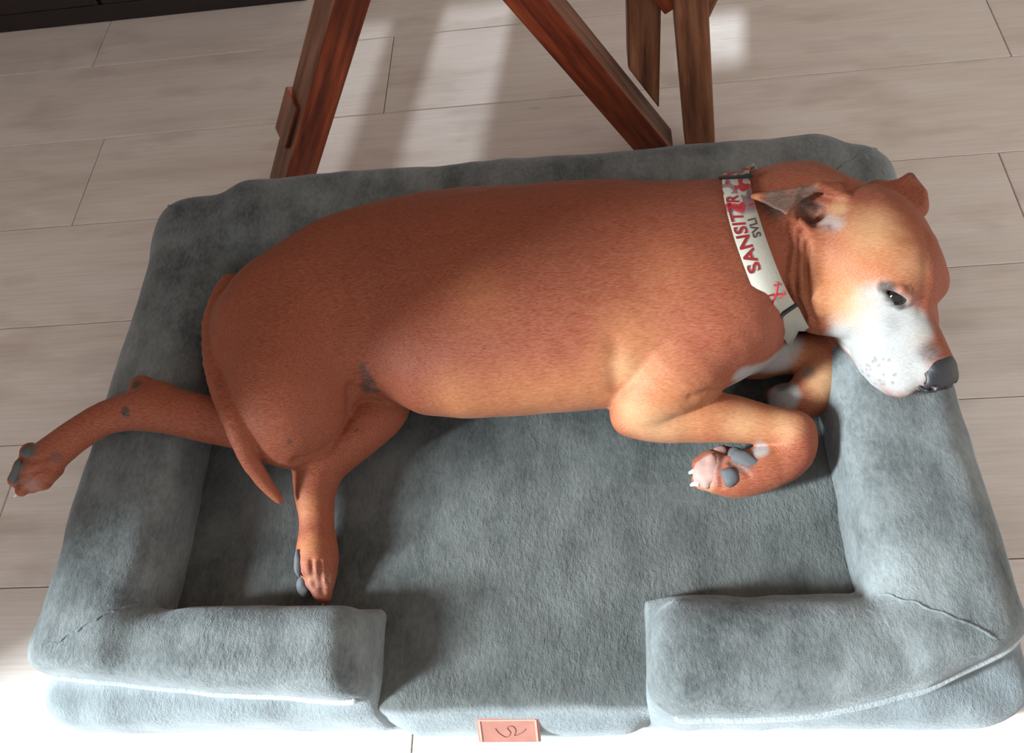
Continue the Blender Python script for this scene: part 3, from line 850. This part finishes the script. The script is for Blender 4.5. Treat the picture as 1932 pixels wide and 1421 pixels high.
m = Mat('short_coat')
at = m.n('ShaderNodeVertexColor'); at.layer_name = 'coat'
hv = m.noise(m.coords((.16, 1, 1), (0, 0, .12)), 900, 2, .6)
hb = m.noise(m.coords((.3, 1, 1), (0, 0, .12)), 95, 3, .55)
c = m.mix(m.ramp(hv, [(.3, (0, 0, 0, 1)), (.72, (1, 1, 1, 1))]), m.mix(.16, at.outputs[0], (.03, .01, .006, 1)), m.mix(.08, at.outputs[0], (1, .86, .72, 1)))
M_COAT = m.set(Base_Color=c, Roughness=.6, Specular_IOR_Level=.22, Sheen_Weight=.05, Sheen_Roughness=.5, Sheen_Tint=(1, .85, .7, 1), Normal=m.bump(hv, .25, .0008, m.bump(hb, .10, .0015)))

dog = empty('dog', tuple(DOG_O))
def dlink(name, me, mat, parent=None):
    me.transform(Matrix.Translation(-Vector(DOG_O))); return link(name, me, mat, parent or dog)
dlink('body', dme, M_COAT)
tag(dog, 'short-haired rust brown dog with a white muzzle, lying on its side', 'dog')
M_EYE = Mat('eye_dark').set(Base_Color=srgb(22, 15, 13), Roughness=.08)
M_LEATHER = Mat('nose_leather'); hn = M_LEATHER.noise(M_LEATHER.coords(), 900, 2)
M_LEATHER = M_LEATHER.set(Base_Color=srgb(34, 32, 35), Roughness=.42, Normal=M_LEATHER.bump(hn, .5, .0006))
def blob(name, c, rad, A=None, seg=20, lump=0):
    bm = bmesh.new(); bmesh.ops.create_uvsphere(bm, u_segments=seg, v_segments=seg * 2 // 3, radius=1)
    A = np.eye(3) if A is None else np.array(A)
    for v in bm.verts: v.co = Vector(c) + Vector((np.array(v.co) * np.array(rad)) @ A)
    if lump:
        for v in bm.verts:
            n_ = Vector(v.co) - Vector(c); k_ = float(value_noise(np.array(v.co.x * 130), np.array(v.co.y * 130), np.array(v.co.z * 130), 4)); v.co = Vector(c) + n_ * (1 + lump * k_)
    for f_ in bm.faces: f_.smooth = True
    me = bpy.data.meshes.new(name); bm.to_mesh(me); bm.free(); return me
dlink('eye', blob('eye', eye_c, (.0135, .0135, .0135)), M_EYE)
# nose leather with nostrils
fn = Field(HP(12.6, -2.2, 0) - .045, HP(12.6, -2.2, 0) + .045, .0012)
fn.ell(HP(12.7, -2.0, 0), [1.6 * HS, 1.75 * HS, 2.15 * HS], 0, HA)
fn.ell(HP(12.0, -.9, 0), [1.5 * HS, 1.1 * HS, 1.6 * HS], .008, HA)
for s in (-1, 1):
    fn.ell(HP(13.1, -2.3, 1.15 * s), [1.15 * HS, 1.25 * HS, 1.1 * HS], .004, HA)
    fn.carve(HP(14.1, -2.2, 1.35 * s), [.9 * HS, .5 * HS, .42 * HS], .0015, HA)
    fn.carve(HP(13.6, -2.6, 2.2 * s), [.7 * HS, .26 * HS, .6 * HS], .0015, HA)
fn.carve(HP(14.2, -3.0, 0), [.5 * HS, 1.1 * HS, .12 * HS], .001, HA)
nh = fn.hit(1738, 716); fn.carve(nh, (.0045, .0065, .006), .002)
nme, _ = fn.polygonize('nose'); dlink('nose', nme, M_LEATHER)
# paw pads and claws
M_PAD = simple('grey_pad', srgb(84, 85, 88), .75); M_PADP = simple('pink_pad', srgb(178, 140, 130), .65); M_CLAW = simple('pale_claw', srgb(214, 200, 188), .4)
def pad(px, py, rx, ry, mat, ang=0, depth=.5, lift=.0):
    c = fd.hit(px, py, lift); n = fd.grad(c); s_ = float((c - CAM) @ CF) / FPX
    n = n * .35 - ray(px, py) / np.linalg.norm(ray(px, py)) * .65; n /= np.linalg.norm(n)
    t = CR * math.cos(ang) + CU * math.sin(ang); t = t - n * (t @ n); t /= np.linalg.norm(t); b = np.cross(n, t)
    return dlink('paw_pad', blob('paw_pad', c, (rx * s_, ry * s_, min(rx, ry) * s_ * depth), [t, b, n], 20, .22), mat)
pad(1404, 866, 30, 15, M_PAD, -.55, .6); pad(1388, 856, 14, 15, M_PAD, .6, .6)
pad(1378, 900, 18, 19, M_PAD, .2, .6)
pad(1334, 890, 26, 33, M_PADP, -.3, .5); pad(1358, 852, 15, 10, M_PADP, .3, .5)
pad(562, 1062, 8, 26, M_PAD, .1, .9); pad(573, 1108, 14, 22, M_PAD, .45, .8)
pad(30, 890, 9, 24, M_PAD, -.35, .7); pad(55, 852, 14, 12, M_PAD, .3, .6)
def claw(p0, p1, r=.0032):
    a, b = [P(*q) for q in (p0, p1)]; dlink('claw', tube('claw', spline([a, (a + b) / 2 + np.array([0, 0, .0015]), b], 7), np.linspace(r, r * .35, 7), 8), M_CLAW)
claw((1314, 889, .130), (1300, 893, .127), .0042); claw((1318, 912, .126), (1303, 916, .122), .0044); claw((1362, 920, .124), (1349, 925, .120), .0042)
claw((612, 1122, .116), (609, 1142, .110)); claw((590, 1082, .122), (586, 1094, .118), .0042)
claw((40, 925, .186), (27, 938, .180)); claw((64, 922, .180), (48, 936, .174))

# ------------------------------------------------------------------ collar
col = empty('dog_collar', tuple(DOG_O + np.array([.33, .08, .15])))
k1, k2, k3 = fd.hit(1392, 335), fd.hit(1410, 425), fd.hit(1462, 562)
cn = np.cross(k2 - k1, k3 - k1); cn /= np.linalg.norm(cn)
if cn[0] < 0: cn = -cn
cc = np.array([k2[0], 0, .212]); cc[1] = np.interp(k2[0], xs, tab[0]); cc = cc - cn * ((cc - k2) @ cn)
e1 = np.array([0, 1., 0]) - cn * cn[1]; e1 /= np.linalg.norm(e1); e2 = np.cross(cn, e1)     # e1 to the nape, e2 up or down
if e2[2] < 0: e2 = -e2
NA = 240; HWD = .0145
def ring(offn):
    r = np.zeros(NA)
    for i in range(NA):
        t = 2 * math.pi * i / NA; d = e1 * math.cos(t) + e2 * math.sin(t)
        rr = np.linspace(.03, .16, 260); v_ = fd.sample(cc + cn * offn + d * rr[:, None]); w = np.where(v_ > 0)[0]
        r[i] = rr[w[0]] if len(w) else .1
    return r
kk = np.exp(-np.linspace(-2, 2, 25) ** 2); kk /= kk.sum()
def smooth_ring(r):
    for _ in range(12): r = np.maximum(r, (np.roll(r, 1) + np.roll(r, -1)) / 2 * .6 + r * .4)
    return np.convolve(np.concatenate([r[-12:], r, r[:12]]), kk, 'valid') + .0034
rr, rA, rB = smooth_ring(ring(0)), smooth_ring(ring(-HWD)), smooth_ring(ring(HWD))
rA = np.clip(rA, rr - .004, rr + .013); rB = np.clip(rB, rr - .005, rr + .006)
ang = 2 * math.pi * np.arange(NA) / NA
ringp = cc + rr[:, None] * (np.cos(ang)[:, None] * e1 + np.sin(ang)[:, None] * e2)
# loose loop standing off the nape
bump_ = .016 * np.exp(-((np.minimum(ang, 2 * math.pi - ang)) / .17) ** 2)
rad_dir = np.cos(ang)[:, None] * e1 + np.sin(ang)[:, None] * e2
ringp = ringp + rad_dir * bump_[:, None]
arc = np.concatenate([[0], np.cumsum(np.linalg.norm(np.diff(ringp, axis=0), axis=1))]); TOT = arc[-1] + np.linalg.norm(ringp[0] - ringp[-1])
def on_band(s, w, off):
    s = s % TOT; i = np.searchsorted(np.append(arc, TOT), s) - 1; i = min(max(i, 0), NA - 1); j = (i + 1) % NA
    L_ = (arc[j] if j else TOT) - arc[i]; t = (s - arc[i]) / L_
    p = ringp[i] * (1 - t) + ringp[j] * t; d = rad_dir[i] * (1 - t) + rad_dir[j] * t
    tg = ringp[j] - ringp[i]; tg /= np.linalg.norm(tg); n = np.cross(tg, cn); 
    if n @ d < 0: n = -n
    tilt = (rA[i] * (1 - t) + rA[j] * t if w < 0 else rB[i] * (1 - t) + rB[j] * t) - (rr[i] * (1 - t) + rr[j] * t)
    return p + cn * w + d * tilt * min(abs(w) / HWD, 1.2) + n * off
v, f, uv = [], [], []
prof = [(-HWD, 0), (-HWD * .98, .0014), (0, .0014), (HWD * .98, .0014), (HWD, 0), (HWD * .9, -.0012), (0, -.0012), (-HWD * .9, -.0012)]
for i in range(NA):
    for w, o_ in prof: v.append(on_band(arc[i] + 1e-6, w, o_)); uv.append((arc[i], w))
npf = len(prof)
for i in range(NA):
    for k in range(npf): f.append((i * npf + k, i * npf + (k + 1) % npf, ((i + 1) % NA) * npf + (k + 1) % npf, ((i + 1) % NA) * npf + k))
sme = mesh('strap', v, f, True)
bm = bmesh.new(); bm.from_mesh(sme); bmesh.ops.recalc_face_normals(bm, faces=bm.faces); bm.to_mesh(sme); bm.free()
ca2 = sme.color_attributes.new('band', 'FLOAT_COLOR', 'POINT')
ca2.data.foreach_set('color', np.array([(a_ * 5, b_ * 20 + .5, 0, 1) for a_, b_ in uv], np.float32).ravel())
CO = np.array(col.location)
def clink(name, me, mat, parent=None):
    me.transform(Matrix.Translation(-Vector(CO))); return link(name, me, mat, parent or col)
# where along the band do photo features lie
def arc_of(px, py):
    d = ray(px, py); t = ((cc - CAM) @ cn) / (d @ cn); p = CAM + d * t
    vis = np.linalg.norm(ringp - p, axis=1); return arc[int(np.argmin(vis))]
def arc_px(px, py):
    q = ringp - CAM; x = IMG_W / 2 + FPX * (q @ CR) / (q @ CF); y = IMG_H / 2 - FPX * (q @ CU) / (q @ CF)
    dd = (x - px) ** 2 + (y - py) ** 2 + np.where((q * rad_dir).sum(1) > .0, 1e6, 0); return arc[int(np.argmin(dd))]
S_TOP, S_S, S_X, S_END = arc_px(1390, 330), arc_px(1445, 515), arc_px(1462, 550), arc_px(1475, 590)
SG = 1 if S_S > S_TOP else -1
m = Mat('printed_webbing')
vc = m.n('ShaderNodeVertexColor'); vc.layer_name = 'band'; sp = m.n('ShaderNodeSeparateColor'); m.l(vc.outputs[0], sp.inputs[0])
def camo(scale, seed):
    cb = m.n('ShaderNodeCombineXYZ'); m.l(sp.outputs[0], cb.inputs[0]); m.l(m.math('MULTIPLY', sp.outputs[1], .4), cb.inputs[1]); cb.inputs[2].default_value = seed
    return m.noise(cb.outputs[0], scale, 1.5, .5)
# printed zone lies near the nape, plain cream further down
s0, s1 = (S_TOP * 5, (S_TOP + (S_S - S_TOP) * .52) * 5)
zone = m.n('ShaderNodeMapRange'); zone.inputs[1].default_value = s1; zone.inputs[2].default_value = s1 - (s1 - s0) * .12; m.l(sp.outputs[0], zone.inputs[0])
cream = srgb(172, 165, 152)
c = m.mix(m.math('MULTIPLY', m.ramp(camo(9, 2.1), [(.50, (0, 0, 0, 1)), (.52, (1, 1, 1, 1))]), zone.outputs[0]), cream, srgb(128, 104, 106))
c = m.mix(m.math('MULTIPLY', m.ramp(camo(10, 7.7), [(.53, (0, 0, 0, 1)), (.55, (1, 1, 1, 1))]), zone.outputs[0]), c, srgb(168, 44, 50))
wv = m.noise(m.coords(), 900, 1)
M_BAND = m.set(Base_Color=c, Roughness=.8, Normal=m.bump(wv, .4, .0008))
clink('strap', sme, M_BAND)
M_RED = simple('red_print', srgb(172, 44, 50), .7); M_INK = simple('dark_print', srgb(60, 40, 38), .7); M_BLK = simple('black_plastic', srgb(30, 30, 32), .4)
def text_on(name, txt, s_start, s_end, w_base, height, mat):
    cu = bpy.data.curves.new(name, 'FONT'); cu.body = txt; cu.size = 1; cu.offset = .022; cu.resolution_u = 3
    to = bpy.data.objects.new(name, cu); COL.objects.link(to)
    dg = bpy.context.evaluated_depsgraph_get(); dg.update(); me = bpy.data.meshes.new_from_object(to.evaluated_get(dg)); bpy.data.objects.remove(to)
    bm = bmesh.new(); bm.from_mesh(me)
    for _ in range(3):
        long_ = [e_ for e_ in bm.edges if e_.calc_length() > .12]
        if not long_: break
        bmesh.ops.subdivide_edges(bm, edges=long_, cuts=1)
    bmesh.ops.triangulate(bm, faces=bm.faces); 
    xs_ = [v_.co.x for v_ in bm.verts]; ys_ = [v_.co.y for v_ in bm.verts]; x0, x1, y0, y1 = min(xs_), max(xs_), min(ys_), max(ys_)
    for v_ in bm.verts:
        u = (v_.co.x - x0) / (x1 - x0); w = (v_.co.y - y0) / (y1 - y0)
        v_.co = Vector(on_band(s_start + (s_end - s_start) * u, w_base + height * (1 - w), .0020))
    bm.to_mesh(me); bm.free()
    return clink(name, me, mat)
text_on('lettering', 'SANSITTR', arc_px(1446, 505), arc_px(1393, 370), -.0125, .0125, M_RED)
text_on('small_lettering', 'SVLI', arc_px(1434, 447), arc_px(1424, 412), .003, .0085, M_INK)
def stroke(name, pts, r, mat):
    q = [on_band(s_, w_, .0019) for s_, w_ in pts]; return clink(name, tube(name, spline(q, 24), r, 6), mat)
sx0 = S_X; dS = abs(arc_px(1462, 575) - arc_px(1450, 535)) * SG
stroke('cross_mark', [(sx0 - dS * .1, -.0125), (sx0 + dS * .1, 0), (sx0 + dS * .35, .012)], .0012, M_RED)
stroke('cross_mark', [(sx0 + dS * .5, -.010), (sx0 + dS * .2, .002), (sx0 - dS * .25, .010)], .0012, M_RED)
stroke('cross_mark', [(sx0 - dS * .2, .005), (sx0 - dS * .1, .013)], .0009, M_RED); stroke('cross_mark', [(sx0 + dS * .4, .005), (sx0 + dS * .22, .013)], .0009, M_RED)
# sliding buckle at the nape, closing clip at the throat
def bar_band(name, s_, w0, w1, ds, th, mat):
    v, f = [], []
    for w in np.linspace(w0, w1, 5):
        for a_, o_ in ((-ds, .001), (-ds, th), (ds, th), (ds, .001)): v.append(on_band(s_ + a_, w, o_))
    for i in range(4):
        for k in range(4): f.append((i * 4 + k, i * 4 + (k + 1) % 4, i * 4 + 4 + (k + 1) % 4, i * 4 + 4 + k))
    f.append((0, 1, 2, 3)); f.append((19, 18, 17, 16))
    me = mesh(name, v, f); bm = bmesh.new(); bm.from_mesh(me); bmesh.ops.recalc_face_normals(bm, faces=bm.faces); bmesh.ops.bevel(bm, geom=bm.edges[:], offset=.0008, segments=2, affect='EDGES'); bm.to_mesh(me); bm.free()
    return clink(name, me, mat)
bar_band('slider', arc_px(1398, 306), -.0175, .0185, .0035, .0042, M_BLK)
bar_band('slider', arc_px(1400, 286), .010, .0185, .0055, .0042, M_BLK)
bar_band('clip', arc_px(1478, 588), -.0165, .0165, .0045, .0035, M_BLK)
tag(col, 'cream webbing collar with red lettering and red print, around the neck of the dog', 'collar')
